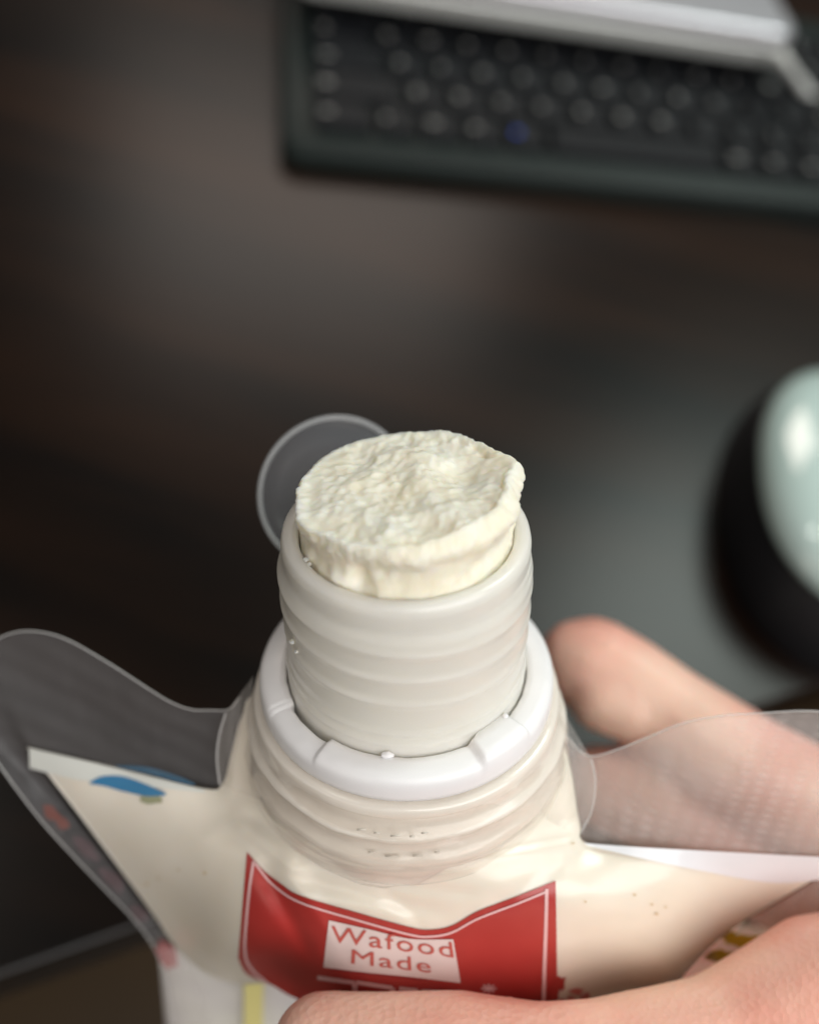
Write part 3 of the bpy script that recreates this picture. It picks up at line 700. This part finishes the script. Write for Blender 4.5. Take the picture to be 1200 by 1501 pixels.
rowsK = [
    (0, [('Ctrl', 26, 0), ('Fn', 19, 0), ('Win', 19, 0), ('Alt', 19, 0), ('Eis', 19, 1), ('', 84, 0), ('Kana', 19, 0), ('Alt', 19, 0), ('App', 19, 0), ('Ctrl', 24, 0), ('<', 19, 0), ('v', 19, 0), ('>', 19, 0)]),
    (1, [('Shift', 40, 0)] + [(c, 19, 0) for c in 'ZXCVBNM,./_'] + [('Shift', 33, 0), ('^', 19, 0)]),
    (2, [('Caps', 34, 0)] + [(c, 19, 0) for c in 'ASDFGHJKL;:]'] + [('Enter', 40, 0), ('Pg', 19, 0)]),
    (3, [('Tab', 29, 0)] + [(c, 19, 0) for c in 'QWERTYUIOP@['] + [('Ent', 38, 0), ('Pg', 19, 0)]),
    (4, [('Esc', 19, 0)] + [(c, 19, 0) for c in '1234567890-^'] + [('BS', 19, 0), ('Del', 38, 0)]),
    (5, [('Esc', 19, 0)] + [('F%d' % i, 19, 0) for i in range(1, 13)] + [('Prt', 19, 0), ('Del', 38, 0)])]
for r, keys in rowsK:
    x = 13.0; y = 21 + 19 * r
    for s, wd, blue in keys:
        z = 9 + 13 * y / KD - 1.0
        if x + wd > KW - 8: break
        ko = bpy.data.objects.new('key', key_mesh(wd)); col.objects.link(ko); ko.parent = kb
        ko.location = ((x + wd / 2) * .001, y * .001, z * .001); ko.rotation_euler.x = slope
        if s:
            lo = bpy.data.objects.new('legend', legend_mesh(s, bool(blue))); col.objects.link(lo); lo.parent = ko
            lo.location = ((-wd / 2 + 3.6) * .001, -.0018, .0056)
            if s.isalnum() and len(s) == 1:
                l2 = bpy.data.objects.new('legend', legend_mesh('.')); 
                bpy.data.objects.remove(l2)
        x += wd

# ------------------------------------------------------------------ closed laptop lying across the keyboard, with its cable
ZT = 46
c_ = on_z(1150, 98, ZT - 15); l_ = on_z(432, -9, ZT - 15); LW = (c_ - l_).length
lang = math.atan2(c_.y - l_.y, c_.x - l_.x)
lap = empty('laptop', (c_.x, c_.y, ZT - 15), lang)
tag(lap, 'closed silver laptop lying across the back of the black keyboard', 'laptop')
rounded_slab('laptop_base', -LW, 0, 0, 225, 0, 7.5, 7.5, M['alu_edge'], lap, 9, 1.2)
rounded_slab('laptop_lid', -LW + .6, .6, -.6, 224.4, 8.0, 15, 15, M['alu'], lap, 9, 2.0)
for x, y in ((15 - LW, 15), (-15, 15), (15 - LW, 210), (-15, 210)):
    rounded_slab('rubber_foot', x - 6, y - 6, x + 6, y + 6, -4, .1, .1, M['kcase'], lap, 5.5, 0)
p0 = on_z(1150, 92, 38); pts = [pt(1140, 78, (p0 - cam_pos).dot(AF)), p0, on_z(1172, 122, 24), on_z(1205, 158, 14), on_z(1260, 190, 5), on_z(1350, 220, 3.2), on_z(1500, 240, 3)]
cv = spline([tuple(p) for p in pts], 60)
v, f = tube([Vector(p) for p in cv], 2.6, 14)
o = mesh('cable', v, f, M['cable']); tag(o, 'white cable running from the corner of the silver laptop across the keyboard', 'cable')

# ------------------------------------------------------------------ computer mouse
mc = on_z(1262, 715, 22); mc.z = 0
mouse = empty('computer_mouse', mc, R(4))
tag(mouse, 'glossy pale computer mouse with black sides on the desk at the right edge', 'computer mouse')
def mshape(name, a, b, z0, z1, m, e=2.4, dome=True, n=64, k=20, flare=0, dx=0, dy=0):
    V = []
    for i in range(k + 1):
        t = i / k
        if dome: s = math.cos(t * math.pi / 2) ** .75; z = z0 + (z1 - z0) * math.sin(t * math.pi / 2)
        else: s = 1 - flare * t * t; z = z0 + (z1 - z0) * t
        s = max(s, .004)
        for j in range(n):
            g = 2 * math.pi * j / n; c, q = math.cos(g), math.sin(g)
            x = a * s * math.copysign(abs(c) ** (2 / e), c) * (1 - .10 * q); y = b * s * math.copysign(abs(q) ** (2 / e), q)
            V.append(Vector((x + dx, y + dy, z * (1 - .12 * (y / b) * (t if dome else t)))))
    F2 = grid_faces(n, k + 1, True) + [tuple(range(n))[::-1], tuple(range(k * n, (k + 1) * n))]
    return mesh(name, V, F2, m, mouse)
mshape('mouse_body', 38, 60, .3, 22, M['mouse_base'], 2.3, False, flare=.16)
mshape('mouse_shell', 35, 51, 22.1, 37, M['mouse_top'], 2.3, True)
v, f = tube([Vector((-3.5, 30, 33.5)), Vector((3.5, 30, 33.5))], 4.5, 18); mesh('scroll_wheel', v, f, M['mouse_base'], mouse)
